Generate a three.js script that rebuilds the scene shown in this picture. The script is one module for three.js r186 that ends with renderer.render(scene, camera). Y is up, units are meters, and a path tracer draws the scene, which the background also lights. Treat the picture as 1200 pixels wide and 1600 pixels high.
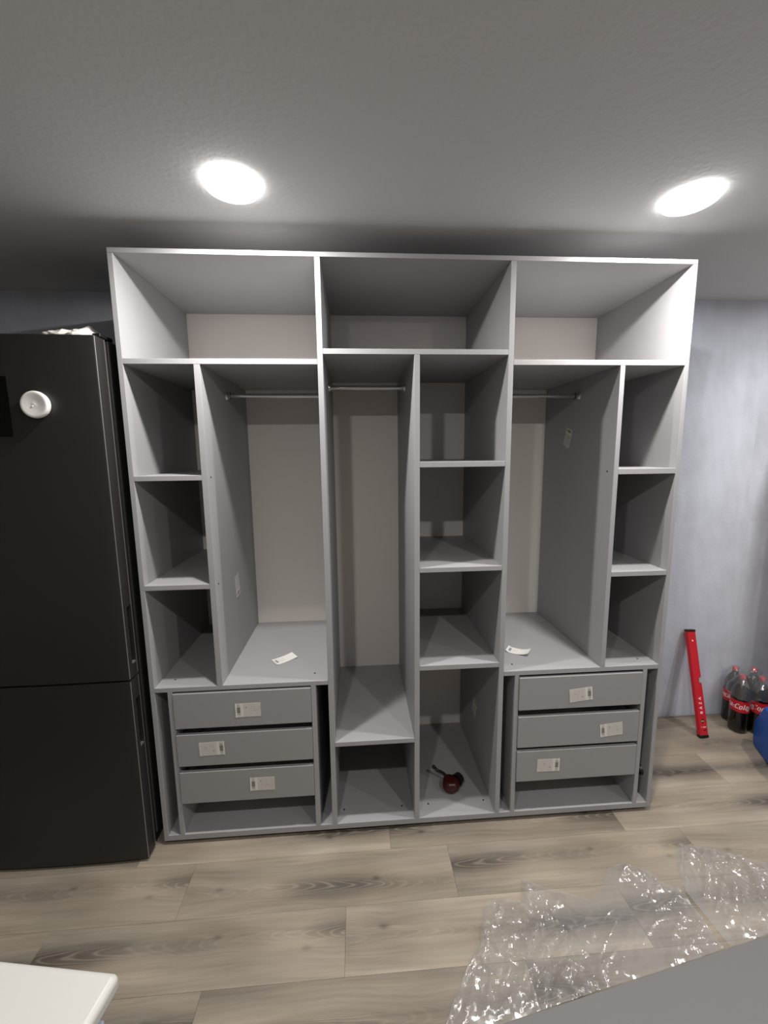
import * as THREE from 'three';
import { RoundedBoxGeometry } from 'three/addons/geometries/RoundedBoxGeometry.js';
import { mergeGeometries, mergeVertices, toCreasedNormals } from 'three/addons/utils/BufferGeometryUtils.js';
import { RectAreaLightUniformsLib } from 'three/addons/lights/RectAreaLightUniformsLib.js';
import { ImprovedNoise } from 'three/addons/math/ImprovedNoise.js';

// ---------------------------------------------------------------- camera, light, exposure
const scene = new THREE.Scene();
scene.background = new THREE.Color(0x000000);
const camera = new THREE.PerspectiveCamera(102.47, 0.75, 0.02, 40);
camera.position.set(0.8668, 1.6856, 1.6381);
camera.rotation.order = 'YXZ';
camera.rotation.set(-0.14133, -0.066924, -0.01143);
scene.add(camera);
const renderer = new THREE.WebGLRenderer({ antialias: true });
renderer.toneMapping = THREE.LinearToneMapping;
renderer.toneMappingExposure = 1.0;
renderer.shadowMap.enabled = true;
RectAreaLightUniformsLib.init();
const LAMP_COLOUR = new THREE.Color(1.0, 0.974, 0.952);
const LAMP_RADIANCE = 1900, LAMP_GLOW = 9;
const CEIL = 2.51, WALL = -0.665;
const LAMPS = [
  [0.508, 0.225, 'round white ceiling lamp glowing above the left bay of the open wardrobe', 1.25],
  [1.985, 0.225, 'round white ceiling lamp glowing above the right bay of the open wardrobe', 1.25],
  [0.5, 1.68, 'round white ceiling lamp near the viewer, over the white worktop', 0.72],
  [1.95, 1.68, 'round white ceiling lamp near the viewer, over the grey board on the floor', 0.72],
  [3.44, 0.225, 'round white ceiling lamp out to the right, over the cola bottles', 0.85],
  [3.42, 1.68, 'round white ceiling lamp out to the right, nearer the viewer', 0.72],
];

// ---------------------------------------------------------------- helpers
let seed = 7;
const rnd = () => { seed = (seed * 1664525 + 1013904223) >>> 0; return seed / 4294967296; };
const N3 = new ImprovedNoise();
const noise = (x, y, z = 0) => N3.noise(x, y, z);
const fbm = (x, y, z = 0, o = 4) => { let a = 0.5, s = 0; for (let i = 0; i < o; i++) { s += a * noise(x, y, z + i * 7.3); x *= 2.03; y *= 2.03; a *= 0.5; } return s; };
const taken = {};
function numbered(name) { const n = taken[name] = (taken[name] || 0) + 1; return n === 1 ? name : `${name}_${String(n - 1).padStart(3, '0')}`; }
function shade(o) { o.traverse(c => { if (c.isMesh) { c.castShadow = true; c.receiveShadow = true; } }); return o; }
function thing(name, label, category, pos = [0, 0, 0], turn = 0, group) {
  const o = new THREE.Group(); o.name = numbered(name); scene.add(o);
  o.position.set(...pos); o.rotation.y = turn; o.userData = { label, category };
  if (group) o.userData.group = group;
  return o;
}
function part(parent, name, geo, mat, pos = [0, 0, 0], rot) {
  const m = new THREE.Mesh(geo, mat); m.name = name; m.position.set(...pos);
  if (rot) m.rotation.set(...rot);
  m.castShadow = m.receiveShadow = true; parent.add(m); return m;
}
function struct(name, geo, mat, pos = [0, 0, 0]) {
  const m = part(scene, name, geo, mat, pos); m.userData = { kind: 'structure' }; return m;
}
const boxCache = {};
function rbox(w, h, d, r = 0.0012, s = 1) {
  const k = [w, h, d, r, s].map(v => v.toFixed(5)).join();
  return boxCache[k] || (boxCache[k] = new RoundedBoxGeometry(w, h, d, s, Math.min(r, w / 2.1, h / 2.1, d / 2.1)));
}
// a slab from corner to corner
function slab(parent, name, x0, x1, y0, y1, z0, z1, mat, r) {
  return part(parent, name, rbox(x1 - x0, y1 - y0, z1 - z0, r), mat, [(x0 + x1) / 2, (y0 + y1) / 2, (z0 + z1) / 2]);
}
function dataTex(w, h, f, srgb = true) {
  const d = new Uint8Array(w * h * 4);
  for (let y = 0; y < h; y++) for (let x = 0; x < w; x++) {
    const c = f(x / w, y / h, x, y), i = (y * w + x) * 4;
    d[i] = Math.max(0, Math.min(255, c[0])); d[i + 1] = Math.max(0, Math.min(255, c[1])); d[i + 2] = Math.max(0, Math.min(255, c[2])); d[i + 3] = c[3] === undefined ? 255 : c[3];
  }
  const t = new THREE.DataTexture(d, w, h, THREE.RGBAFormat);
  t.magFilter = THREE.LinearFilter; t.minFilter = THREE.LinearMipmapLinearFilter; t.generateMipmaps = true;
  t.wrapS = t.wrapT = THREE.RepeatWrapping; if (srgb) t.colorSpace = THREE.SRGBColorSpace; t.needsUpdate = true; return t;
}
function canvasTex(w, h, draw) {
  const c = document.createElement('canvas'); c.width = w; c.height = h; draw(c.getContext('2d'), w, h);
  const t = new THREE.CanvasTexture(c); t.colorSpace = THREE.SRGBColorSpace; t.anisotropy = 8; return t;
}
// uv in metres over a plane-like box, by the face's own direction
function metreUV(g) {
  const p = g.attributes.position, n = g.attributes.normal, uv = new Float32Array(p.count * 2);
  for (let i = 0; i < p.count; i++) {
    const ax = Math.abs(n.getX(i)), ay = Math.abs(n.getY(i)), az = Math.abs(n.getZ(i));
    if (ay >= ax && ay >= az) { uv[2 * i] = p.getX(i); uv[2 * i + 1] = p.getZ(i); }
    else if (ax >= az) { uv[2 * i] = p.getZ(i); uv[2 * i + 1] = p.getY(i); }
    else { uv[2 * i] = p.getX(i); uv[2 * i + 1] = p.getY(i); }
  }
  g.setAttribute('uv', new THREE.BufferAttribute(uv, 2)); return g;
}
const std = (color, roughness, extra = {}) => new THREE.MeshStandardMaterial({ color, roughness, metalness: 0, ...extra });

// ---------------------------------------------------------------- materials
const plasterBump = dataTex(512, 512, (u, v) => { const n = 128 + 150 * fbm(u * 60, v * 60, 1, 3) + 50 * noise(u * 9, v * 9, 4); return [n, n, n]; }, false);
const paintMap = dataTex(512, 512, (u, v) => {
  const a = fbm(u * 5, v * 5, 2, 5), b = noise(u * 40 + 8 * v, v * 14, 9), s = Math.max(0, noise(u * 24, v * 3.2, 13) - 0.25);
  const k = 1 + 0.11 * a + 0.025 * b + 0.09 * s;
  return [199 * k, 203 * k, 214 * k];
});
paintMap.repeat.set(0.55, 0.55);
const wallBump = plasterBump.clone(); wallBump.repeat.set(1.3, 1.3);
const M = {
  wall: std(0xffffff, 0.75, { map: paintMap, bumpMap: wallBump, bumpScale: 0.0012 }),
  ceiling: std(0xd2d2d2, 0.85, { bumpMap: plasterBump, bumpScale: 0.0014 }),
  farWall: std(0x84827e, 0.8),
  subfloor: std(0x6b6358, 0.9),
  grey: std(0x9c9b9c, 0.5),
  back: std(0xe9e2dc, 0.6),
  drawerGrey: std(0x949392, 0.5),
  chrome: std(0xc8c8cc, 0.22, { metalness: 1 }),
  blackPlastic: std(0x121214, 0.45),
  hole: std(0x241d1c, 0.8),
  fridge: std(0x3b3837, 0.42, { metalness: 0.55 }),
  fridgeSide: std(0x4c4a49, 0.38, { metalness: 0.45 }),
  fridgeEdge: std(0x9a9a9c, 0.3, { metalness: 0.7 }),
  fridgeGasket: std(0x2b2524, 0.7),
  darkGlass: new THREE.MeshPhysicalMaterial({ color: 0x030304, roughness: 0.2, specularIntensity: 0.5 }),
  whitePlastic: std(0xe9e6e0, 0.4),
  worktop: std(0xbdbbb5, 0.45),
  cabinet: std(0xaab6c2, 0.5),
  board: std(0x706f6d, 0.55),
  red: std(0xc5202c, 0.42),
  bottleDark: new THREE.MeshPhysicalMaterial({ color: 0x100a08, roughness: 0.16, clearcoat: 0.5, clearcoatRoughness: 0.1 }),
  capRed: std(0xc4202c, 0.4),
  blue: std(0x0050a6, 0.4),
  tool: std(0x3d0e0c, 0.3),
  film: new THREE.MeshPhysicalMaterial({ color: 0xf8f8f8, roughness: 0.17, transmission: 0.9, thickness: 0, ior: 1.7, specularIntensity: 1, side: THREE.DoubleSide }),
  wrap: new THREE.MeshPhysicalMaterial({ color: 0xf2f3f5, roughness: 0.14, transmission: 0.94, thickness: 0, ior: 1.7, side: THREE.DoubleSide }),
  lampBody: std(0xf2f2f0, 0.5),
  lensGlow: std(0xffffff, 0.4, { emissive: LAMP_COLOUR, emissiveIntensity: 12 }),
  lampGlow: std(0xffffff, 0.5, { emissive: LAMP_COLOUR, emissiveIntensity: LAMP_GLOW }),
};

// ---------------------------------------------------------------- room shell
const X0 = -1.2, X1 = 4.0, Z1 = 3.1;
struct('wall_back', metreUV(new THREE.BoxGeometry(X1 - X0 + 0.4, CEIL + 0.2, 0.12)), M.wall, [(X0 + X1) / 2, CEIL / 2, WALL - 0.06]);
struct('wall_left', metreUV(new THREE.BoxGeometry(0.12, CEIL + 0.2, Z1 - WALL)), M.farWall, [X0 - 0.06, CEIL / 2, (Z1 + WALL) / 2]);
struct('wall_right', metreUV(new THREE.BoxGeometry(0.12, CEIL + 0.2, Z1 - WALL)), M.wall, [X1 + 0.06, CEIL / 2, (Z1 + WALL) / 2]);
struct('wall_front', metreUV(new THREE.BoxGeometry(X1 - X0 + 0.4, CEIL + 0.2, 0.12)), M.farWall, [(X0 + X1) / 2, CEIL / 2, Z1 + 0.06]);
struct('ceiling', metreUV(new THREE.BoxGeometry(X1 - X0 + 0.24, 0.12, Z1 - WALL + 0.24)), M.ceiling, [(X0 + X1) / 2, CEIL + 0.06, (Z1 + WALL) / 2]);

// floor: laminate planks, each its own board
const floor = new THREE.Group(); floor.name = 'floor'; floor.userData = { kind: 'structure' }; scene.add(floor);
part(floor, 'subfloor', new THREE.BoxGeometry(X1 - X0 + 0.24, 0.1, Z1 - WALL + 0.24), M.subfloor, [(X0 + X1) / 2, -0.0585, (Z1 + WALL) / 2]);
function woodTex(s, tone) {
  const knots = []; let q = s * 91 + 5; const r = () => { q = (q * 16807) % 2147483647; return q / 2147483647; };
  for (let i = 0; i < 2; i++) knots.push([0.12 + 0.76 * r(), 0.3 + 0.4 * r(), 0.6 + 0.6 * r()]);
  const c0 = 0.25 + 0.5 * r(), w0 = 0.34 + 0.3 * r(), flow = r() < 0.5 ? 1 : -1;
  return dataTex(1024, 256, (u, v) => {
    const X = u * 1.056, Y = v * 0.212;
    let wob = 0.035 * fbm(X * 2.2, Y * 7, s, 3);
    let y = Y + wob;
    let kn = 0;
    for (const [kx, ky, ks] of knots) { const dx = (X - kx * 1.056) / 0.06, dy = (Y - ky * 0.212) / 0.022, e = Math.exp(-(dx * dx + dy * dy)); y += 0.016 * e * ks * Math.sign(dy); kn += ks * Math.exp(-(dx * dx * 14 + dy * dy * 7)); }
    // cathedral figure: contours of a long paraboloid down the middle of the board
    const yc = (v - w0 - 0.12 * noise(X * 1.7, s)) * 2.4, inC = Math.exp(-yc * yc * 5.5) * (0.25 + 0.75 * Math.max(0, Math.sin((u * flow - c0) * 6.0 + s)));
    const f = 15 * (u * flow) + 26 * yc * yc + 3.2 * fbm(X * 3, Y * 12, s + 3, 3);
    const ring = Math.pow(0.5 + 0.5 * Math.sin(f * 6.2), 5);
    const streak = fbm(X * 3.2, y * 95, s + 11, 4), fine = noise(X * 22, y * 720, s + 17), band = fbm(X * 1.1, y * 13, s + 23, 3), pore = Math.max(0, noise(X * 30, y * 1100, s + 5) - 0.3), cloud = fbm(X * 2.4, Y * 5, s + 41, 3);
    let k = tone + 0.13 * streak + 0.03 * fine + 0.30 * band + 0.24 * cloud - 0.38 * inC + 0.24 * inC * ring - 0.08 * pore - 0.22 * Math.min(1, kn);
    const warm = 0.03 * fbm(X * 2, Y * 15, s + 31, 3);
    return [152 * k * (1 + warm), 141 * k, 125 * k * (1 - warm)];
  });
}
const woods = [0, 1, 2, 3, 4, 5].map(i => std(0xffffff, 0.46, { map: woodTex(i * 3 + 2, [0.99, 0.92, 1.05, 0.97, 0.90, 1.01][i]) }));
{
  const L = 1.056, W = 0.2127, gap = 0.0005, T = 0.0085;
  const full = (() => { // chamfered plank with its own uv
    const g = rbox(L - gap, T, W - gap, 0.0005, 1).clone(), p = g.attributes.position, uv = new Float32Array(p.count * 2);
    for (let i = 0; i < p.count; i++) { uv[2 * i] = p.getX(i) / L + 0.5; uv[2 * i + 1] = p.getZ(i) / W + 0.5; }
    g.setAttribute('uv', new THREE.BufferAttribute(uv, 2)); return g;
  })();
  const cut = (x0, x1, z0, z1, cx, cz) => {
    const g = rbox(x1 - x0 - gap, T, z1 - z0 - gap, 0.0005, 1).clone(), p = g.attributes.position, uv = new Float32Array(p.count * 2);
    const ox = (x0 + x1) / 2 - cx, oz = (z0 + z1) / 2 - cz;
    for (let i = 0; i < p.count; i++) { uv[2 * i] = (p.getX(i) + ox) / L + 0.5; uv[2 * i + 1] = (p.getZ(i) + oz) / W + 0.5; }
    g.setAttribute('uv', new THREE.BufferAttribute(uv, 2)); return g;
  };
  // phase of the end joints, row by row; the rows in view are measured, the rest is staggered
  const phase = { '-2': 0.623, '-1': 0.983, 0: 0.171, 1: 0.796, 2: 0.343, 3: 0.66 };
  const ZE = 0.0945, zMin = WALL + 0.012, zMax = Z1 - 0.01, xMin = X0 + 0.01, xMax = X1 - 0.01;
  let count = 0;
  for (let row = -4; row < 15; row++) {
    let z0 = ZE + row * W, z1 = z0 + W; const cz = (z0 + z1) / 2;
    z0 = Math.max(z0, zMin); z1 = Math.min(z1, zMax); if (z1 - z0 < 0.01) continue;
    const ph = phase[row] !== undefined ? phase[row] : (row * 0.437 + 9) % L;
    for (let k = -3; k < 5; k++) {
      let x0 = ph + k * L, x1 = x0 + L; const cx = (x0 + x1) / 2;
      x0 = Math.max(x0, xMin); x1 = Math.min(x1, xMax); if (x1 - x0 < 0.02) continue;
      const whole = Math.abs(x1 - x0 - L) < 1e-6 && Math.abs(z1 - z0 - W) < 1e-6;
      const g = whole ? full : cut(x0, x1, z0, z1, cx, cz);
      const m = part(floor, count ? `plank_${String(count).padStart(3, '0')}` : 'plank', g, woods[(row * 5 + k * 3 + 60 + ((row * k) & 1)) % 6], [(x0 + x1) / 2, -T / 2, (z0 + z1) / 2]);
      if (whole && ((row + 2 * k) & 2)) m.rotation.y = Math.PI;
      count++;
    }
  }
}

// ---------------------------------------------------------------- ceiling lamps
LAMPS.forEach(([x, z, label, power]) => {
  const t = thing('ceiling_lamp', label, 'lamp', [x, CEIL, z], 0, 'round ceiling lamps');
  part(t, 'housing', new THREE.CylinderGeometry(0.077, 0.077, 0.012, 48), M.lampBody, [0, -0.006, 0]);
  // a glowing frosted ring round a small bright lens that sits a little deeper
  const prof = [[0.0345, -0.0125], [0.036, -0.0212], [0.044, -0.0222], [0.058, -0.0222], [0.072, -0.0208], [0.081, -0.016], [0.083, -0.010], [0.0832, -0.0035]].map(p => new THREE.Vector2(...p));
  part(t, 'diffuser', new THREE.LatheGeometry(prof, 48), M.lampGlow);
  const lens = new THREE.CylinderGeometry(0.034, 0.034, 0.004, 32); part(t, 'lens', lens, M.lensGlow, [0, -0.0205, 0]);
  const l = new THREE.RectAreaLight(LAMP_COLOUR, LAMP_RADIANCE * power, 0.055, 0.055);
  l.name = 'lamp_light'; l.position.set(x, CEIL - 0.0235, z); l.lookAt(x, 0, z); scene.add(l);
});

// ---------------------------------------------------------------- wardrobe
const Y = 0.02, D = -0.646; // plinth gap under the carcass, face of the back panel
const wardrobe = thing('open_wardrobe', 'large light grey three-bay wardrobe carcass without doors, standing against the wall', 'wardrobe');
const X = { L1: 0.0183, c1l: 0.7301, c1r: 0.7510, ml: 1.1003, mr: 1.1222, c2l: 1.4712, c2r: 1.4922, R1: 2.2004, R0: 2.2179, d1l: 0.2709, d1r: 0.2940, d2l: 1.9309, d2r: 1.9508, e1l: 0.0685, e1r: 0.0884, f1l: 0.6572, f1r: 0.6779, e2l: 1.5438, e2r: 1.5624, f2l: 2.1311, f2r: 2.1505 };
const yy = v => v + Y;
const W_ = (n, x0, x1, y0, y1, z0 = D, z1 = 0, m = M.grey) => slab(wardrobe, n, x0, x1, yy(y0), yy(y1), z0, z1, m, 0.001);
const sideL = W_('side_panel', 0, X.L1, 0, 2.3839, D - 0.004), sideR = W_('side_panel', X.R1, X.R0, 0, 2.3839, D - 0.004);
W_('top_panel', 0, X.R0, 2.3842, 2.4012, D - 0.004);
W_('bottom_panel', X.L1 + 0.0003, X.R1 - 0.0003, 0, 0.0254);
slab(wardrobe, 'back_panel', X.L1 + 0.0003, X.R1 - 0.0003, yy(0.0), yy(2.3838), D - 0.0042, D - 0.0004, M.back, 0.0005);
const e = 0.0003;
const c1 = W_('divider', X.c1l, X.c1r, 0.0257, 2.3838), c2 = W_('divider', X.c2l, X.c2r, 0.0257, 2.3838);
W_('divider', X.ml, X.mr, 0.0257, 2.0414);
const d1 = W_('divider', X.d1l, X.d1r, 0.7159, 2.0033), d2 = W_('divider', X.d2l, X.d2r, 0.7182, 2.0033);
for (const k of ['e1', 'f1']) W_('drawer_box_side', X[k + 'l'], X[k + 'r'], 0.0257, 0.6961);
for (const k of ['e2', 'f2']) W_('drawer_box_side', X[k + 'l'], X[k + 'r'], 0.0257, 0.6966);
const sh = (x0, x1, y0, y1) => W_('shelf', x0 + e, x1 - e, y0, y1);
const lowL = sh(X.L1, X.c1l, 0.6964, 0.7156), lowR = sh(X.c2r, X.R1, 0.6969, 0.7179);
sh(X.L1, X.c1l, 2.0036, 2.0232); sh(X.c2r, X.R1, 2.0036, 2.0239); sh(X.c1r, X.c2l, 2.0417, 2.0617);
sh(X.L1, X.d1l, 1.1338, 1.1539); sh(X.L1, X.d1l, 1.5703, 1.5895);
sh(X.d2r, X.R1, 1.1305, 1.1514); sh(X.d2r, X.R1, 1.5690, 1.5915);
sh(X.c1r, X.ml, 0.4040, 0.4246);
sh(X.mr, X.c2l, 0.7400, 0.7612); sh(X.mr, X.c2l, 1.1740, 1.1940); sh(X.mr, X.c2l, 1.6085, 1.6305);
for (const fx of [0.05, 0.74, 1.11, 1.48, 2.16]) for (const fz of [-0.09, -0.58]) part(wardrobe, 'foot', new THREE.CylinderGeometry(0.017, 0.02, Y - 0.0005, 16), M.blackPlastic, [fx, Y / 2, fz]);

// stickers: printed paper labels with a barcode block at one end
function stickerTex(flip, s) {
  return canvasTex(256, 152, (c, w, h) => {
    let q = s * 7919 + 3; const r = () => { q = (q * 16807) % 2147483647; return q / 2147483647; };
    c.fillStyle = '#c9c3bd'; c.fillRect(0, 0, w, h);
    if (flip) { c.translate(w, h); c.rotate(Math.PI); }
    c.fillStyle = '#d8d4ca'; c.fillRect(0, 0, 14, h); c.fillRect(52, 0, 26, h);
    c.fillStyle = '#8d8883'; c.fillRect(16, 42, 34, 66);
    c.fillStyle = '#5d5855'; for (let y = 44; y < 106; y += 3 + r() * 4) c.fillRect(16, y, 34, 1 + r() * 2.2);
    c.fillStyle = '#6c6663'; c.fillRect(20, 118, 28, 7); c.fillRect(26, 22, 8, 12); c.fillRect(29, 6, 4, 10);
    c.fillStyle = '#9b9490';
    for (let row = 0; row < 6; row++) { let x = 92 + r() * 20; const y = 20 + row * 20; while (x < 236) { const l = 5 + r() * 20; c.fillRect(x, y, Math.min(l, 240 - x), 3.2); x += l + 6 + r() * 14; } }
    c.fillStyle = '#77706d'; c.fillRect(104, 44, 12, 9); c.fillRect(188 - s * 6, 84, 10, 8);
  });
}
const stickerMats = [0, 1, 2, 3].map(i => std(0xffffff, 0.55, { map: stickerTex(i % 2, i) }));
// a sticker with a slightly lifted edge; local x = length, y = height, face +z
function stickerGeo(w = 0.105, h = 0.062, lift = 0.0012) {
  const g = new THREE.BoxGeometry(w, h, 0.0004, 12, 6, 1), p = g.attributes.position;
  for (let i = 0; i < p.count; i++) { const u = p.getX(i) / w, v = p.getY(i) / h; p.setZ(i, p.getZ(i) + lift * Math.pow(Math.max(0, Math.abs(u) - 0.32) / 0.18, 2) * (0.6 + 0.4 * Math.sin(9 * v)) + 0.00035); }
  g.computeVertexNormals(); return g;
}
const stickG = stickerGeo();
// drawers: [x0, x1, y0, y1, sticker x, y, tilt, material]
const drawers = [
  [0.0900, 0.6560, 0.5313, 0.6880, 0.3935, 0.604, 0.012, 0], [0.0900, 0.6560, 0.3570, 0.5016, 0.2335, 0.435, 0.02, 1], [0.0900, 0.6560, 0.1805, 0.3270, 0.435, 0.255, -0.012, 2],
  [1.5640, 2.1270, 0.5320, 0.6850, 1.8445, 0.595, 0.10, 1], [1.5640, 2.1260, 0.3500, 0.4990, 1.997, 0.416, 0.09, 0], [1.5640, 2.1260, 0.1810, 0.3300, 1.7105, 0.257, -0.01, 3],
];
for (const [x0, x1, y0, y1, sx, sy, tilt, sm] of drawers) {
  const dr = new THREE.Group(); dr.name = 'drawer'; dr.position.set((x0 + x1) / 2, yy(y0), 0); wardrobe.add(dr);
  const w = x1 - x0, h = y1 - y0, zf = 0.0055, dep = 0.5, ih = h - 0.034;
  slab(dr, 'drawer_front', -w / 2, w / 2, 0, h, zf - 0.017, zf, M.drawerGrey, 0.0012);
  for (const s of [-1, 1]) slab(dr, 'drawer_side', s > 0 ? w / 2 - 0.026 : -w / 2 + 0.010, s > 0 ? w / 2 - 0.010 : -w / 2 + 0.026, 0.008, ih, zf - dep, zf - 0.0174, M.drawerGrey, 0.001);
  slab(dr, 'drawer_back', -w / 2 + 0.0264, w / 2 - 0.0264, 0.008, ih, zf - dep, zf - dep + 0.016, M.drawerGrey, 0.001);
  slab(dr, 'drawer_bottom', -w / 2 + 0.0264, w / 2 - 0.0264, 0.008, 0.0115, zf - dep + 0.0165, zf - 0.0175, M.back, 0.0005);
  for (const s of [-1, 1]) slab(dr, 'drawer_runner', s > 0 ? w / 2 - 0.0095 : -w / 2 + 0.0012, s > 0 ? w / 2 - 0.0012 : -w / 2 + 0.0095, 0.02, 0.045, zf - dep, zf - 0.03, M.chrome, 0.001);
  const st = part(dr, 'label_sticker', stickG, stickerMats[sm], [sx - (x0 + x1) / 2, sy - y0, zf + 0.0002], [0, 0, tilt]);
  st.userData.label = 'white printed paper sticker';
}
// stickers on the panels (children of the panel they are stuck to)
function stickOn(panel, px, py, pz, rx, ry, rz, w, h, m) {
  const s = part(panel, 'label_sticker', stickerGeo(w, h), stickerMats[m], [px - panel.position.x, py - panel.position.y, pz - panel.position.z]);
  s.rotation.order = 'YXZ'; s.rotation.set(rx, ry, rz); s.userData.label = 'white printed paper sticker';
}
stickOn(d1, X.d1r + 0.0003, yy(1.055), -0.292, 0, Math.PI / 2, 1.72, 0.105, 0.062, 0);
stickOn(d2, X.d2l - 0.0003, yy(1.732), -0.386, 0, -Math.PI / 2, 1.22, 0.09, 0.062, 1);
stickOn(c1, X.c1r + 0.0003, yy(1.15), -0.606, 0, Math.PI / 2, 1.35, 0.10, 0.05, 2);
stickOn(c2, X.c2l - 0.0003, yy(0.325), -0.345, 0, -Math.PI / 2, 1.2, 0.095, 0.06, 3);

// hanging rails with their end brackets
function rod(x0, x1, y, z) {
  const g = new THREE.CylinderGeometry(0.0105, 0.0105, x1 - x0 - 0.004, 20); g.scale(1, 1, 1); g.rotateZ(Math.PI / 2);
  const r = part(wardrobe, 'hanging_rail', g, M.chrome, [(x0 + x1) / 2, yy(y), z]);
  for (const s of [-1, 1]) {
    const b = new THREE.CylinderGeometry(0.019, 0.021, 0.006, 24); b.rotateZ(s > 0 ? Math.PI / 2 : -Math.PI / 2);
    const c = new THREE.CylinderGeometry(0.0145, 0.0145, 0.014, 20, 1, true); c.rotateZ(Math.PI / 2); c.translate(-s * 0.008, 0, 0);
    part(r, 'rail_bracket', mergeGeometries([b, c]), M.chrome, [s * ((x1 - x0) / 2 - 0.0033), 0, 0]);
  }
}
rod(X.d1r, X.c1l, 1.930, -0.31); rod(X.c1r, X.ml, 1.965, -0.315); rod(X.c2r, X.d2l, 1.926, -0.31);

// screw heads and bored holes in the panels
function dots(panel, list, axis, name) {
  for (const [x, y, z] of list) {
    const g = new THREE.CylinderGeometry(0.0042, 0.0042, 0.0012, 12); if (axis === 'x') g.rotateZ(Math.PI / 2);
    part(panel, name, g, M.hole, [x - panel.position.x, y - panel.position.y, z - panel.position.z]);
  }
}
dots(lowL, [[0.669, yy(0.7158), -0.064], [0.076, yy(0.7158), -0.064]], 'y', 'screw_head');
dots(lowR, [[1.551, yy(0.7181), -0.058], [2.142, yy(0.7181), -0.057]], 'y', 'screw_head');
const bottom = wardrobe.children.find(c => c.name === 'bottom_panel');
dots(bottom, [[0.78, yy(0.0256), -0.073], [1.05, yy(0.0256), -0.072], [1.175, yy(0.0256), -0.073], [1.44, yy(0.0256), -0.073]], 'y', 'screw_head');
dots(d1, [[X.d1r + 0.0002, yy(1.58), -0.035], [X.d1r + 0.0002, yy(1.144), -0.035]], 'x', 'screw_head');
dots(d2, [[X.d2l - 0.0002, yy(1.58), -0.045]], 'x', 'screw_head');
// ---- black adjustable fitting in the gap at the right end
{
  const f = new THREE.Group(); f.name = 'levelling_fitting'; f.position.set(X.R1 - 0.0004, yy(0.150), -0.055); wardrobe.add(f);
  const a = new THREE.CylinderGeometry(0.019, 0.022, 0.012, 24); a.rotateZ(Math.PI / 2); a.translate(-0.006, 0, 0);
  const b = rbox(0.010, 0.055, 0.018, 0.004, 3).clone(); b.translate(-0.005, 0.026, -0.012);
  part(f, 'bracket', mergeGeometries([a.toNonIndexed(), b.index ? b.toNonIndexed() : b].map(g => { g.deleteAttribute('uv'); return g; })), M.blackPlastic);
  const s = new THREE.SphereGeometry(0.0048, 14, 10); part(f, 'screw', s, M.chrome, [-0.0135, 0.004, 0.006]);
}

// ---------------------------------------------------------------- loose peeled labels on the two lower shelves
function looseLabel(label, pos, turn, bend, mat) {
  const t = thing('paper_label', label, 'label', pos, turn);
  const w = 0.105, h = 0.06, nx = 20, ny = 10;
  const shape = new THREE.Shape([[-w / 2 + 0.006, -h / 2], [w / 2, -h / 2], [w / 2, h / 2], [-w / 2, h / 2], [-w / 2, -h / 2 + 0.006]].map(p => new THREE.Vector2(...p)));
  const hole = new THREE.Path(); hole.moveTo(-w / 2 + 0.008, -0.014); hole.lineTo(-w / 2 + 0.02, -0.014); hole.lineTo(-w / 2 + 0.02, 0.016); hole.lineTo(-w / 2 + 0.008, 0.016); hole.closePath();
  shape.holes.push(hole);
  let g = new THREE.ExtrudeGeometry(shape, { depth: 0.0004, bevelEnabled: false });
  // cut finer so that it can curl
  g = subdivide(subdivide(subdivide(g)));
  const p = g.attributes.position;
  for (let i = 0; i < p.count; i++) { const x = p.getX(i), y = p.getY(i); p.setZ(i, p.getZ(i) + bend * (Math.pow(Math.max(0, x / w + 0.1), 2) * 0.045 + Math.pow(Math.max(0, -x / w - 0.3), 2) * 0.16) + 0.0004); }
  g.rotateX(-Math.PI / 2); g.computeVertexNormals();
  part(t, 'paper', g, M.whitePlastic);
  const ink = new THREE.BoxGeometry(0.0008, 0.0002, 0.03);
  part(t, 'print', mergeGeometries([0, 1, 2].map(i => { const q = ink.clone(); q.translate(-0.022 + i * 0.009, 0.00115, 0); return q; })), std(0x9a938e, 0.7));
  return t;
}
function subdivide(g) {
  g = g.index ? g.toNonIndexed() : g; const p = g.attributes.position, out = [];
  const v = i => new THREE.Vector3().fromBufferAttribute(p, i);
  for (let i = 0; i < p.count; i += 3) {
    const a = v(i), b = v(i + 1), c = v(i + 2), ab = a.clone().lerp(b, 0.5), bc = b.clone().lerp(c, 0.5), ca = c.clone().lerp(a, 0.5);
    for (const t of [[a, ab, ca], [ab, b, bc], [ca, bc, c], [ab, bc, ca]]) for (const q of t) out.push(q.x, q.y, q.z);
  }
  const r = new THREE.BufferGeometry(); r.setAttribute('position', new THREE.Float32BufferAttribute(out, 3)); r.computeVertexNormals(); return r;
}
looseLabel('white paper label lying flat on the lower shelf of the wardrobe\'s left bay', [0.515, yy(0.7158), -0.203], 0.62, 0.35, M.whitePlastic);
looseLabel('curled white paper label lying on the lower shelf of the wardrobe\'s right bay', [1.624, yy(0.7181), -0.170], -0.62, 1.0, M.whitePlastic);

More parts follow.
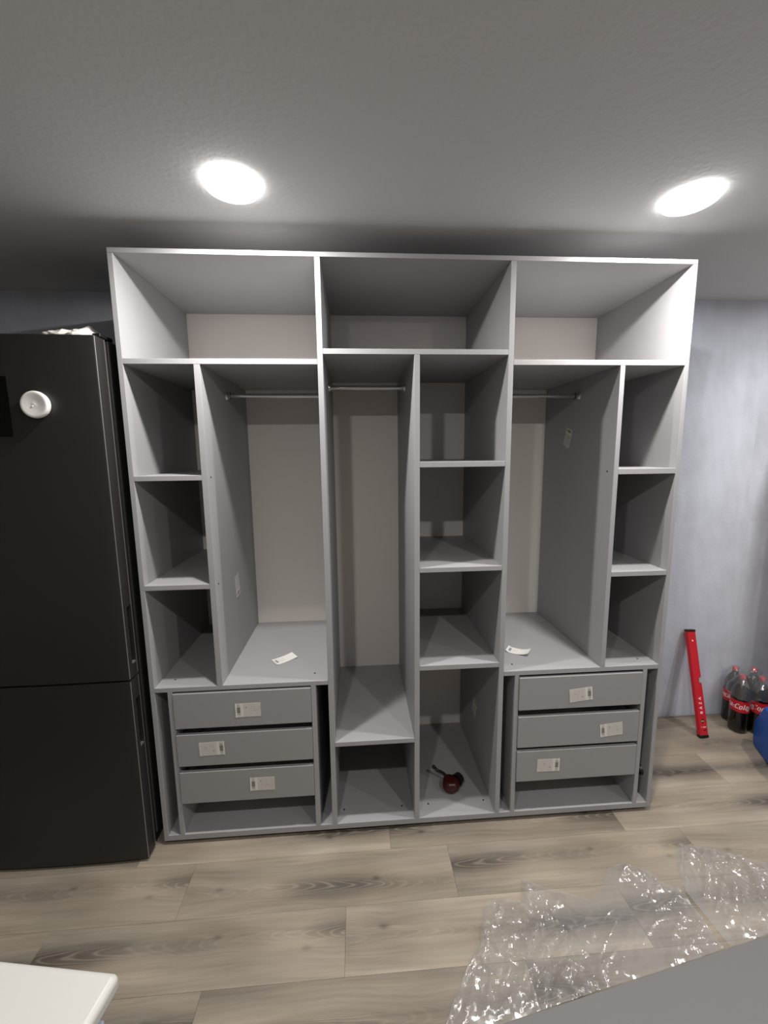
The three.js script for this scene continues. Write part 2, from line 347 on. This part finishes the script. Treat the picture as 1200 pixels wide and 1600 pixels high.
// ---------------------------------------------------------------- dark red line reel on the bottom shelf
{
  const t = thing('line_reel', 'small dark red rounded reel with a curved black hook lying on the wardrobe\'s bottom shelf', 'tool', [1.300, yy(0.0256), -0.148], 0.25);
  const prof = [[0.0001, 0], [0.022, 0.001], [0.036, 0.008], [0.043, 0.022], [0.043, 0.036], [0.036, 0.05], [0.024, 0.058], [0.0001, 0.061]].map(p => new THREE.Vector2(...p));
  const curve = new THREE.SplineCurve(prof); const body = new THREE.LatheGeometry(curve.getPoints(36), 40);
  { const p = body.attributes.position; for (let i = 0; i < p.count; i++) { const z = p.getZ(i); if (z < 0) p.setZ(i, z * 1.12), p.setX(i, p.getX(i) * (1 + 0.35 * Math.max(0, -z / 0.043) * -0.7)); } body.computeVertexNormals(); }
  part(t, 'body', body, M.tool);
  const side = new THREE.CylinderGeometry(0.026, 0.03, 0.03, 28); side.rotateZ(-Math.PI / 2); side.rotateY(0.5); part(t, 'crank_hub', side, M.blackPlastic, [0.047, 0.031, -0.014]);
  const neck = new THREE.CatmullRomCurve3([[-0.008, 0.044, -0.030], [-0.013, 0.050, -0.046], [-0.024, 0.051, -0.064], [-0.036, 0.053, -0.077], [-0.044, 0.060, -0.085], [-0.051, 0.067, -0.087]].map(p => new THREE.Vector3(...p)));
  part(t, 'hook', new THREE.TubeGeometry(neck, 40, 0.0068, 12), M.blackPlastic);
  part(t, 'hook_end', new THREE.SphereGeometry(0.0095, 16, 12), M.blackPlastic, [-0.051, 0.067, -0.087]);
}

// ---------------------------------------------------------------- fridge
{
  const xl = -0.648, xr = -0.035, zf = 0.072, zd = 0.006, zb = WALL + 0.015, top = yy(2.09);
  const t = thing('fridge', 'tall dark graphite two-door fridge standing left of the open wardrobe', 'fridge', [0, 0, 0]);
  const B = (n, x0, x1, y0, y1, z0, z1, m, r) => slab(t, n, x0, x1, y0, y1, z0, z1, m, r);
  B('body', xl + 0.002, xr - 0.001, 0.045, top, zb, zd - 0.026, M.fridgeSide, 0.006);
  B('door_gasket', xl + 0.014, xr - 0.012, 0.07, top - 0.012, zd - 0.0255, zd - 0.0005, M.fridgeGasket, 0.002);
  B('plinth', xl + 0.01, xr - 0.01, 0.0, 0.044, zb + 0.02, zd - 0.03, M.blackPlastic, 0.004);
  // doors: gently bowed fronts, with a grip recess cut into the right-hand side
  function door(y0, y1, g0, g1, name) {
    const s = new THREE.Shape(), w = xr - xl, bow = 0.006, r = 0.004;
    s.moveTo(xl, zd); s.lineTo(xl, zf - r - 0.004); s.quadraticCurveTo(xl, zf - 0.004, xl + r, zf - 0.004);
    const n = 14; for (let i = 1; i < n; i++) { const u = i / n; s.lineTo(xl + r + (w - 2 * r) * u, zf - 0.004 + bow * 4 * u * (1 - u)); }
    s.lineTo(xr - r, zf - 0.004); s.quadraticCurveTo(xr, zf - 0.004, xr, zf - 0.004 - r);
    const notch = s.clone(); s.lineTo(xr, zd);
    notch.lineTo(xr, zd + 0.034); notch.lineTo(xr - 0.022, zd + 0.032); notch.lineTo(xr - 0.022, zd + 0.006); notch.lineTo(xr, zd + 0.004); notch.lineTo(xr, zd);
    const seg = (shape, a, b) => { const g = new THREE.ExtrudeGeometry(shape, { depth: b - a, bevelEnabled: false, curveSegments: 4 }); g.rotateX(Math.PI / 2); g.scale(1, -1, 1); flip(g); g.translate(0, a, 0); return g; };
    const d = new THREE.Group(); d.name = name; t.add(d);
    const gs = [seg(s, y0, g0), seg(notch, g0, g1), seg(s, g1, y1)];
    part(d, 'door_panel', toCreasedNormals(mergeGeometries(gs), 0.5), M.fridge);
    // bright chamfered edge line at the front right corner, and the grip's end stop
    const edge = new THREE.CylinderGeometry(0.0016, 0.0016, y1 - y0 - 0.006, 8); part(d, 'edge_trim', edge, M.fridgeEdge, [xr - 0.0002, (y0 + y1) / 2, zf - 0.0062]);
    const side = rbox(0.0006, y1 - y0 - 0.004, 0.004, 0.0002).clone(); part(d, 'side_trim', side, M.fridgeEdge, [xr + 0.0003, (y0 + y1) / 2, zd + 0.0025]);
    const lip = rbox(0.02, 0.006, 0.026, 0.001).clone(); part(d, 'grip_end', lip, M.fridgeEdge, [xr - 0.0115, g0 + 0.004, zd + 0.018]);
    return d;
  }
  function flip(g) { const p = g.attributes.position; for (let i = 0; i < p.count; i += 3) { const a = [p.getX(i), p.getY(i), p.getZ(i)]; p.setXYZ(i, p.getX(i + 1), p.getY(i + 1), p.getZ(i + 1)); p.setXYZ(i + 1, ...a); } g.computeVertexNormals(); }
  const up = door(yy(0.796), top - 0.004, yy(0.845), yy(1.085), 'upper_door');
  door(0.014, yy(0.788), yy(0.485), yy(0.70), 'lower_door');
  const disp = slab(up, 'display', -0.505, -0.338, yy(1.738), yy(1.947), zf - 0.003, zf + 0.0022, M.darkGlass, 0.0012);
  B('top_hinge', xr - 0.03, xr - 0.002, top + 0.0005, top + 0.014, zd - 0.06, zd + 0.02, M.blackPlastic, 0.003);
  // round white gadget stuck on the door
  const s = thing('door_sensor', 'round white plastic puck stuck on the upper door of the dark fridge', 'sensor', [-0.243, yy(1.848), zf + 0.0022]);
  const pr = [[0.0001, 0.0205], [0.012, 0.0195], [0.03, 0.0215], [0.039, 0.0225], [0.0445, 0.021], [0.0465, 0.016], [0.0468, 0.009]].map(p => new THREE.Vector2(...p));
  const face = new THREE.LatheGeometry(new THREE.SplineCurve(pr).getPoints(30).map(p => new THREE.Vector2(Math.max(p.x, 0.0001), p.y)), 56); face.rotateX(Math.PI / 2);
  part(s, 'face', face, M.whitePlastic);
  const ring = new THREE.CylinderGeometry(0.0468, 0.044, 0.009, 56); ring.rotateX(Math.PI / 2); part(s, 'base', ring, M.whitePlastic, [0, 0, 0.0046]);
  const dot = new THREE.CylinderGeometry(0.003, 0.003, 0.002, 16); dot.rotateX(Math.PI / 2); part(s, 'pinhole', dot, std(0xffffff, 0.3), [-0.005, -0.006, 0.0203]);
  // crumpled white bag on top, only its front crest shows
  const bag = thing('crumpled_bag', 'crumpled white bag lying on top of the dark fridge', 'bag', [-0.190, top + 0.0005, -0.090]);
  const g = new THREE.SphereGeometry(1, 56, 28), p = g.attributes.position;
  for (let i = 0; i < p.count; i++) {
    const x = p.getX(i), y = p.getY(i), z = p.getZ(i), k = 1 + 0.35 * fbm(x * 2.3 + 4, y * 2.3 + z * 2, z * 2.3, 4);
    const prof = 0.8 + 0.35 * Math.exp(-Math.pow((x - 0.55) / 0.22, 2));
    p.setXYZ(i, x * 0.118 * (1 + 0.1 * (k - 1)), Math.max(0.0008, (y * 0.5 + 0.35) * 0.068 * k * prof), z * 0.085 * k);
  }
  part(bag, 'bag_skin', toCreasedNormals(g, 0.4), std(0xe8e4dc, 0.55));
}

// ---------------------------------------------------------------- white worktop on a pale cabinet, bottom left
{
  const turn = 0.156, cx = 0.474, cz = 1.061; // far right corner of the worktop
  const at = (a, b) => { const c = Math.cos(turn), s = Math.sin(turn); return [cx - a * c - b * s, cz - a * s + b * c]; };
  const [wx, wz] = at(0.45, 0.55);
  const cab = thing('base_cabinet', 'pale blue-grey base cabinet under the white worktop at the bottom left', 'cabinet', [wx, 0, wz], -turn);
  slab(cab, 'carcass', -0.425, 0.433, 0.09, 0.840, -0.515, 0.52, M.cabinet, 0.002);
  slab(cab, 'plinth', -0.40, 0.40, 0, 0.0895, -0.49, 0.50, M.cabinet, 0.002);
  for (let i = 0; i < 2; i++) { const d = slab(cab, 'door', 0.4335, 0.4493, 0.095, 0.837, -0.512 + i * 0.517, -0.001 + i * 0.517, M.cabinet, 0.002); const h = rbox(0.012, 0.012, 0.14, 0.004, 3); part(d, 'handle', h, M.chrome, [0.0145, 0.30, i ? -0.15 : 0.15]); }
  const t = thing('worktop', 'white worktop with a rounded corner at the bottom left of the picture', 'worktop', [wx, 0.8405, wz], -turn);
  part(t, 'slab', rbox(0.90, 0.0295, 1.10, 0.011, 5), M.worktop, [0, 0.01475, 0]);
}

// ---------------------------------------------------------------- grey board on the floor, bottom right
{
  const turn = 0.150, c = Math.cos(turn), s = Math.sin(turn); // along (c, -s)
  const o = [1.18, 0.690], L = 2.0, Wd = 0.62;
  const cx = o[0] + c * L / 2 + s * Wd / 2, cz = o[1] - s * L / 2 + c * Wd / 2;
  const t = thing('furniture_board', 'plain grey furniture board lying on clear film on the floor at the bottom right', 'board', [cx, 0.003, cz], turn);
  part(t, 'panel', rbox(L, 0.016, Wd, 0.001), M.board, [0, 0.008, 0]);
  part(t, 'bored_hole', new THREE.CylinderGeometry(0.004, 0.004, 0.0006, 12), M.hole, [-L / 2 + 0.35, 0.0162, -Wd / 2 + 0.065]);
}

// ---------------------------------------------------------------- clear wrapping film
// crumple() gives a sheet between a far outline and a near line, folded into sharp facets
function crumple(far, near, nu, nv, amp, s, slope) {
  const lerpLine = (pts, u) => { const k = Math.min(pts.length - 1.0001, u * (pts.length - 1)), i = Math.floor(k), f = k - i; return [pts[i][0] + (pts[i + 1][0] - pts[i][0]) * f, pts[i][1] + (pts[i + 1][1] - pts[i][1]) * f]; };
  const pos = [], idx = [];
  for (let j = 0; j <= nv; j++) for (let i = 0; i <= nu; i++) {
    const u = i / nu, v = j / nv, a = lerpLine(far, u), b = lerpLine(near, u);
    let x = a[0] + (b[0] - a[0]) * v, z = a[1] + (b[1] - a[1]) * v;
    const edge = Math.min(1, 6 * Math.min(u, 1 - u, v * 1.3)) * Math.min(1, (1 - v) * 8 + 0.02);
    x += 0.012 * noise(x * 30, z * 30, s) * edge; z += 0.012 * noise(x * 30, z * 30, s + 9) * edge;
    const fold = (ang, f, st, q) => { const c = Math.cos(ang), sn = Math.sin(ang), p = x * c + z * sn + 0.05 * noise(x * 4, z * 4, q), w = -x * sn + z * c; return Math.pow(Math.max(0, 1 - Math.abs(noise(p * f, w * f / st, s + q)) * 2.6), 2); };
    const r1 = fold(0.55, 7, 3.5, 1), r2 = fold(0.9, 19, 4, 2), r3 = fold(2.3, 15, 3.5, 3), r4 = fold(0.2, 42, 3, 4), fine = noise(x * 75, z * 75, s + 8), mask = Math.max(0.15, Math.min(1.2, 0.55 + 1.5 * noise(x * 3.1, z * 3.1, s + 14)));
    let y = 0.004 + amp * mask * (0.55 * r1 + 0.42 * r2 + 0.26 * r3 + 0.15 * r4) * (0.25 + 0.75 * edge) + 0.0016 * fine * mask;
    y = Math.max(0.0012, y) + (slope ? slope(x, z, v) : 0);
    pos.push(x, y, z);
  }
  for (let j = 0; j < nv; j++) for (let i = 0; i < nu; i++) { const a = j * (nu + 1) + i, b = a + 1, c = a + nu + 1, d = c + 1; if ((i + j) & 1) idx.push(a, c, b, b, c, d); else idx.push(a, c, d, a, d, b); }
  let g = new THREE.BufferGeometry(); g.setAttribute('position', new THREE.Float32BufferAttribute(pos, 3)); g.setIndex(idx);
  g = toCreasedNormals(g, 0.42); return g;
}
{
  const t = thing('wrapping_film', 'large crumpled sheet of clear plastic film on the floor beside the grey board', 'plastic film');
  const far = [[1.07, 0.70], [1.17, 0.56], [1.27, 0.45], [1.31, 0.35], [1.38, 0.325], [1.45, 0.36], [1.49, 0.265], [1.55, 0.30], [1.63, 0.325], [1.72, 0.36], [1.80, 0.31], [1.86, 0.25], [1.93, 0.235], [2.0, 0.27], [2.05, 0.34], [2.085, 0.36]];
  const near = [[1.05, 0.70], [1.18, 0.682], [1.35, 0.656], [1.5, 0.633], [1.65, 0.610], [1.8, 0.588], [1.95, 0.565], [2.08, 0.545]];
  part(t, 'film', crumple(far, near, 220, 110, 0.05, 3.3), M.film);
}
{
  const t = thing('film_strip', 'clear plastic film gathered in a pointed fold on the floor, right of the larger sheet', 'plastic film');
  const far = [[2.10, 0.36], [2.14, 0.26], [2.22, 0.175], [2.34, 0.21], [2.48, 0.27], [2.62, 0.31], [2.75, 0.34]];
  const near = [[2.11, 0.540], [2.3, 0.512], [2.5, 0.482], [2.75, 0.444]];
  part(t, 'film', crumple(far, near, 130, 80, 0.05, 8.7), M.film);
}

// ---------------------------------------------------------------- red spirit level leaning on the wall
{
  const base = new THREE.Vector3(2.886, 0.0, -0.452), tip = new THREE.Vector3(2.905, 0.588, -0.642);
  const t = thing('spirit_level', 'red spirit level with dark end caps leaning upright against the wall right of the wardrobe', 'level', [base.x, base.y, base.z]);
  const dir = tip.clone().sub(base), L = dir.length(), y = dir.clone().normalize(), zz = new THREE.Vector3(0.12, 0, 1); zz.sub(y.clone().multiplyScalar(zz.dot(y))).normalize(); const x = y.clone().cross(zz);
  t.quaternion.setFromRotationMatrix(new THREE.Matrix4().makeBasis(x, y, zz));
  const w = 0.052, d = 0.023;
  const s = new THREE.Shape(); // face outline with the vial window bitten out of the right edge
  s.moveTo(-w / 2, 0.014); s.lineTo(w / 2, 0.014); s.lineTo(w / 2, L * 0.485); s.lineTo(w / 2 - 0.017, L * 0.495); s.lineTo(w / 2 - 0.017, L * 0.545); s.lineTo(w / 2, L * 0.555); s.lineTo(w / 2, L - 0.012); s.lineTo(-w / 2, L - 0.012); s.closePath();
  const hole = (px, py, r) => { const p = new THREE.Path(); p.absarc(px, py, r, 0, Math.PI * 2, true); s.holes.push(p); };
  hole(0.002, L * 0.145, 0.015); hole(0.0, L * 0.895, 0.0065);
  const body = new THREE.ExtrudeGeometry(s, { depth: d - 0.003, bevelEnabled: true, bevelThickness: 0.0015, bevelSize: 0.0012, bevelSegments: 2, curveSegments: 20 }); body.translate(0, 0, -d / 2 + 0.0015);
  part(t, 'body', body, M.red);
  part(t, 'end_cap', rbox(w + 0.005, 0.015, d + 0.005, 0.003, 3), M.blackPlastic, [0, 0.008, 0]);
  part(t, 'end_cap', rbox(w + 0.005, 0.013, d + 0.005, 0.003, 3), M.blackPlastic, [0, L - 0.0065, 0]);
  const vialMat = new THREE.MeshPhysicalMaterial({ color: 0xb9c58a, roughness: 0.15, transmission: 0.5, thickness: 0.01, ior: 1.45 });
  const v1 = new THREE.CylinderGeometry(0.0055, 0.0055, 0.03, 16); part(t, 'vial', v1, vialMat, [w / 2 - 0.0085, L * 0.52, 0]);
  part(t, 'vial_holder', rbox(0.012, 0.008, d - 0.002, 0.002, 2), M.blackPlastic, [w / 2 - 0.007, L * 0.49, 0]); part(t, 'vial_holder', rbox(0.012, 0.008, d - 0.002, 0.002, 2), M.blackPlastic, [w / 2 - 0.007, L * 0.55, 0]);
  const v2 = new THREE.CylinderGeometry(0.005, 0.005, 0.027, 16); v2.rotateZ(Math.PI / 2); part(t, 'vial', v2, vialMat, [0.002, L * 0.145, 0.003]);
  const backR = new THREE.CylinderGeometry(0.0152, 0.0152, 0.004, 28); backR.rotateX(Math.PI / 2); part(t, 'vial_mount', backR, std(0x8a8a80, 0.5), [0.002, L * 0.145, -0.006]);
  const rivet = new THREE.CylinderGeometry(0.0062, 0.0062, 0.012, 20); rivet.rotateX(Math.PI / 2); part(t, 'rivet', rivet, M.whitePlastic, [0, L * 0.895, 0.004]);
  // print: white lettering that runs down the face, and a small white mark below the round vial
  const ink = canvasTex(128, 384, (c, W, H) => {
    c.fillStyle = '#c5202c'; c.fillRect(0, 0, W, H); c.fillStyle = '#f1dcd8'; c.textAlign = 'center'; c.textBaseline = 'middle'; c.font = 'bold 88px sans-serif';
    ['A', 'Z', 'A', 'B'].forEach((ch, i) => { c.save(); c.translate(W / 2, 56 + i * 90); c.rotate(-Math.PI / 2); c.fillText(ch, 0, 0); c.restore(); });
  });
  const inkM = std(0xffffff, 0.45, { map: ink });
  const pl = new THREE.BoxGeometry(0.036, 0.112, 0.0004); part(t, 'lettering', pl, inkM, [-0.002, L * 0.29, d / 2 + 0.0003]);
  const ink2 = canvasTex(128, 64, (c, W, H) => { c.fillStyle = '#c5202c'; c.fillRect(0, 0, W, H); c.fillStyle = '#f5e6e2'; c.font = 'bold 40px sans-serif'; c.textBaseline = 'middle'; c.fillText('1', 8, 34); c.fillText('mm', 46, 34); });
  part(t, 'lettering', new THREE.BoxGeometry(0.042, 0.018, 0.0004), std(0xffffff, 0.45, { map: ink2 }), [0, L * 0.098, d / 2 + 0.0003]);
  const sl = rbox(0.018, 0.006, 0.001, 0.0004).clone(); part(t, 'slot', sl, M.hole, [0.008, L * 0.07, d / 2 + 0.0002], [0, 0, 0.3]);
}

// ---------------------------------------------------------------- pack of cola bottles with its shrink wrap
const BOT = [[3.145, -0.500], [3.243, -0.474], [3.192, -0.597], [3.290, -0.571]];
{
  const H = 0.352, R = 0.0475;
  const pts = [[0.0001, 0.004], [0.022, 0.004], [0.03, 0], [0.041, 0.003], [0.0465, 0.014], [R, 0.03], [R, 0.130], [R - 0.0012, 0.135], [R - 0.0012, 0.209], [R, 0.214], [R, 0.228], [0.0462, 0.246], [0.041, 0.268], [0.032, 0.290], [0.0215, 0.307], [0.0145, 0.319], [0.0138, 0.330], [0.0138, 0.334]].map(p => new THREE.Vector2(...p));
  const body = new THREE.LatheGeometry(pts, 36);
  const capP = [[0.0001, 0.0205], [0.0125, 0.0205], [0.0148, 0.019], [0.0155, 0.016], [0.0155, 0.0]].map(p => new THREE.Vector2(...p));
  const cap = new THREE.LatheGeometry(capP.reverse(), 28);
  const labG = new THREE.CylinderGeometry(R + 0.0004, R + 0.0004, 0.072, 48, 1, true);
  const labelTex = canvasTex(1024, 192, (c, w, h) => {
    c.fillStyle = '#c2202b'; c.fillRect(0, 0, w, h);
    c.fillStyle = '#a3161f'; c.fillRect(0, 0, w, 8); c.fillRect(0, h - 8, w, 8);
    for (const x of [210, 722]) {
      c.fillStyle = '#f3e6e2'; c.font = 'italic bold 104px serif'; c.textAlign = 'center'; c.textBaseline = 'middle'; c.fillText('Coca-Cola', x, 92);
      c.strokeStyle = '#f3e6e2'; c.lineWidth = 5; c.beginPath(); c.moveTo(x - 150, 142); c.quadraticCurveTo(x - 40, 118, x + 150, 138); c.stroke();
      c.fillStyle = '#e6e0dc'; c.fillRect(x + 228, 74, 50, 78); c.fillStyle = '#55555a'; for (let i = 0; i < 11; i++) c.fillRect(x + 231 + i * 4, 80, i % 3 ? 1.6 : 2.6, 66);
    }
  });
  const labM = std(0xffffff, 0.4, { map: labelTex });
  const names = ['cola bottle with a red label at the front left of the shrink-wrapped pack', 'cola bottle at the front right of the pack, behind the blue canister', 'cola bottle at the back left of the pack, nearest the spirit level and wall', 'cola bottle at the back right of the pack, mostly hidden by the front bottles'];
  let first;
  BOT.forEach(([x, z], i) => {
    let t;
    if (!i) {
      first = t = thing('soda_bottle', names[0], 'bottle', [x, 0, z], 0, 'cola bottles in the wrapped pack');
      part(t, 'bottle_body', body, M.bottleDark); part(t, 'cap', cap, M.capRed, [0, H - 0.021, 0]); part(t, 'label_band', labG, labM, [0, 0.172, 0]);
    } else { t = first.clone(); t.name = numbered('soda_bottle'); t.userData = { ...first.userData, label: names[i] }; t.position.set(x, 0, z); scene.add(t); }
    t.rotation.y = [0.35, -1.2, 0.9, 2][i];
  });
  // shrink wrap: drawn tight round the shoulders, sagging between the caps
  const t = thing('shrink_wrap', 'clear shrink wrap drawn over the tops of the cola bottle pack', 'plastic film');
  const c = [0, 1].map(k => BOT.reduce((a, b) => a + b[k], 0) / 4), nu = 120, nv = 46, pos = [], idx = [];
  const hull = a => { let m = 0; for (const [x, z] of BOT) m = Math.max(m, (x - c[0]) * Math.cos(a) + (z - c[1]) * Math.sin(a)); return m; };
  for (let j = 0; j <= nv; j++) for (let i = 0; i <= nu; i++) {
    const a = i / nu * Math.PI * 2, v = j / nv; // v 0: lower rim, 1: centre of the top
    // support point of the bottles' hull in this direction
    let best = BOT[0], m = -1; for (const b of BOT) { const q = (b[0] - c[0]) * Math.cos(a) + (b[1] - c[1]) * Math.sin(a); if (q > m) { m = q; best = b; } }
    const R0 = hull(a) + 0.0495, wr = 0.0022 * noise(Math.cos(a) * 9, Math.sin(a) * 9 + v * 4, 2) + 0.0018 * noise(a * 14, v * 6, 6);
    let r, y;
    if (v < 0.35) { r = R0 + Math.abs(wr); y = 0.222 + 0.03 * noise(Math.cos(a) * 3, Math.sin(a) * 3, 5) * (1 - v / 0.35) + 0.012 * v / 0.35; }
    else { const q = (v - 0.35) / 0.65, k = Math.sin(q * Math.PI / 2); r = R0 * Math.pow(1 - q, 0.9); y = 0.234 + 0.123 * Math.pow(k, 0.8); }
    let x = c[0] + Math.cos(a) * r, z = c[1] + Math.sin(a) * r; z = Math.max(z, WALL + 0.004);
    if (v >= 0.35) { // rest on the highest cap near by, sag elsewhere
      let top = 0.235; for (const b of BOT) { const dd = Math.hypot(x - b[0], z - b[1]); top = Math.max(top, dd < 0.017 ? 0.3555 : 0.3555 - (dd - 0.017) * 1.5); }
      y = Math.max(Math.min(y, 0.3555), Math.min(top, 0.3555)) + Math.abs(wr) * 1.6;
    }
    pos.push(x, y, z);
  }
  for (let j = 0; j < nv; j++) for (let i = 0; i < nu; i++) { const a = j * (nu + 1) + i, b = a + 1, d = a + nu + 1; idx.push(a, d, b, b, d, d + 1); }
  let g = new THREE.BufferGeometry(); g.setAttribute('position', new THREE.Float32BufferAttribute(pos, 3)); g.setIndex(idx); g = toCreasedNormals(g, 0.35);
  part(t, 'film', g, M.wrap);
}

// ---------------------------------------------------------------- blue canister at the right edge
{
  const e1 = [-0.417, 0.909], A = [3.122, -0.385];
  const t = thing('blue_canister', 'blue plastic canister with chamfered corners on the floor at the right edge, before the bottles', 'canister', [A[0], 0, A[1]], Math.atan2(e1[0], e1[1]));
  // profile in (along e1, up), extruded to the right
  const s = new THREE.Shape([[0, 0.02], [0, 0.135], [0.075, 0.255], [0.275, 0.255], [0.33, 0.17], [0.33, 0.02], [0.31, 0.0], [0.02, 0.0]].map(p => new THREE.Vector2(...p)));
  const g = new THREE.ExtrudeGeometry(s, { depth: 0.20, bevelEnabled: true, bevelThickness: 0.018, bevelSize: 0.012, bevelSegments: 5 });
  g.translate(0.012, 0.012, 0); g.rotateY(-Math.PI / 2); g.scale(-1, 1, 1); // x: right, z: along e1
  { const p = g.attributes.position; for (let i = 0; i < p.count; i += 3) { const a = [p.getX(i), p.getY(i), p.getZ(i)]; p.setXYZ(i, p.getX(i + 1), p.getY(i + 1), p.getZ(i + 1)); p.setXYZ(i + 1, ...a); } }
  part(t, 'body', toCreasedNormals(g, 0.6), M.blue, [0.018, 0, 0]);
  part(t, 'screw_cap', new THREE.CylinderGeometry(0.026, 0.028, 0.026, 28), M.blue, [0.118, 0.2925, 0.2]);
  part(t, 'handle', new THREE.TorusGeometry(0.045, 0.011, 12, 28, Math.PI), M.blue, [0.118, 0.279, 0.10], [0, Math.PI / 2, 0]);
}

// ---------------------------------------------------------------- tall carton just outside the frame: its shade falls on the wall above the bottles
{
  const t = thing('cardboard_carton', 'tall brown cardboard carton standing upright right of the cola bottles', 'carton', [3.585, 0, -0.285]);
  const card = std(0x8d6b48, 0.85), tape = std(0xa88a5e, 0.35);
  part(t, 'carton_body', rbox(0.41, 2.02, 0.35, 0.004, 2), card, [0, 1.01, 0]);
  for (const sgn of [-1, 1]) part(t, 'flap', rbox(0.41, 0.004, 0.173, 0.0015, 1), card, [0, 2.0225, sgn * 0.088]);
  part(t, 'packing_tape', rbox(0.412, 0.0008, 0.05, 0.0003, 1), tape, [0, 2.0252, 0]);
}

shade(scene);
scene.updateMatrixWorld(true);
renderer.render(scene, camera);
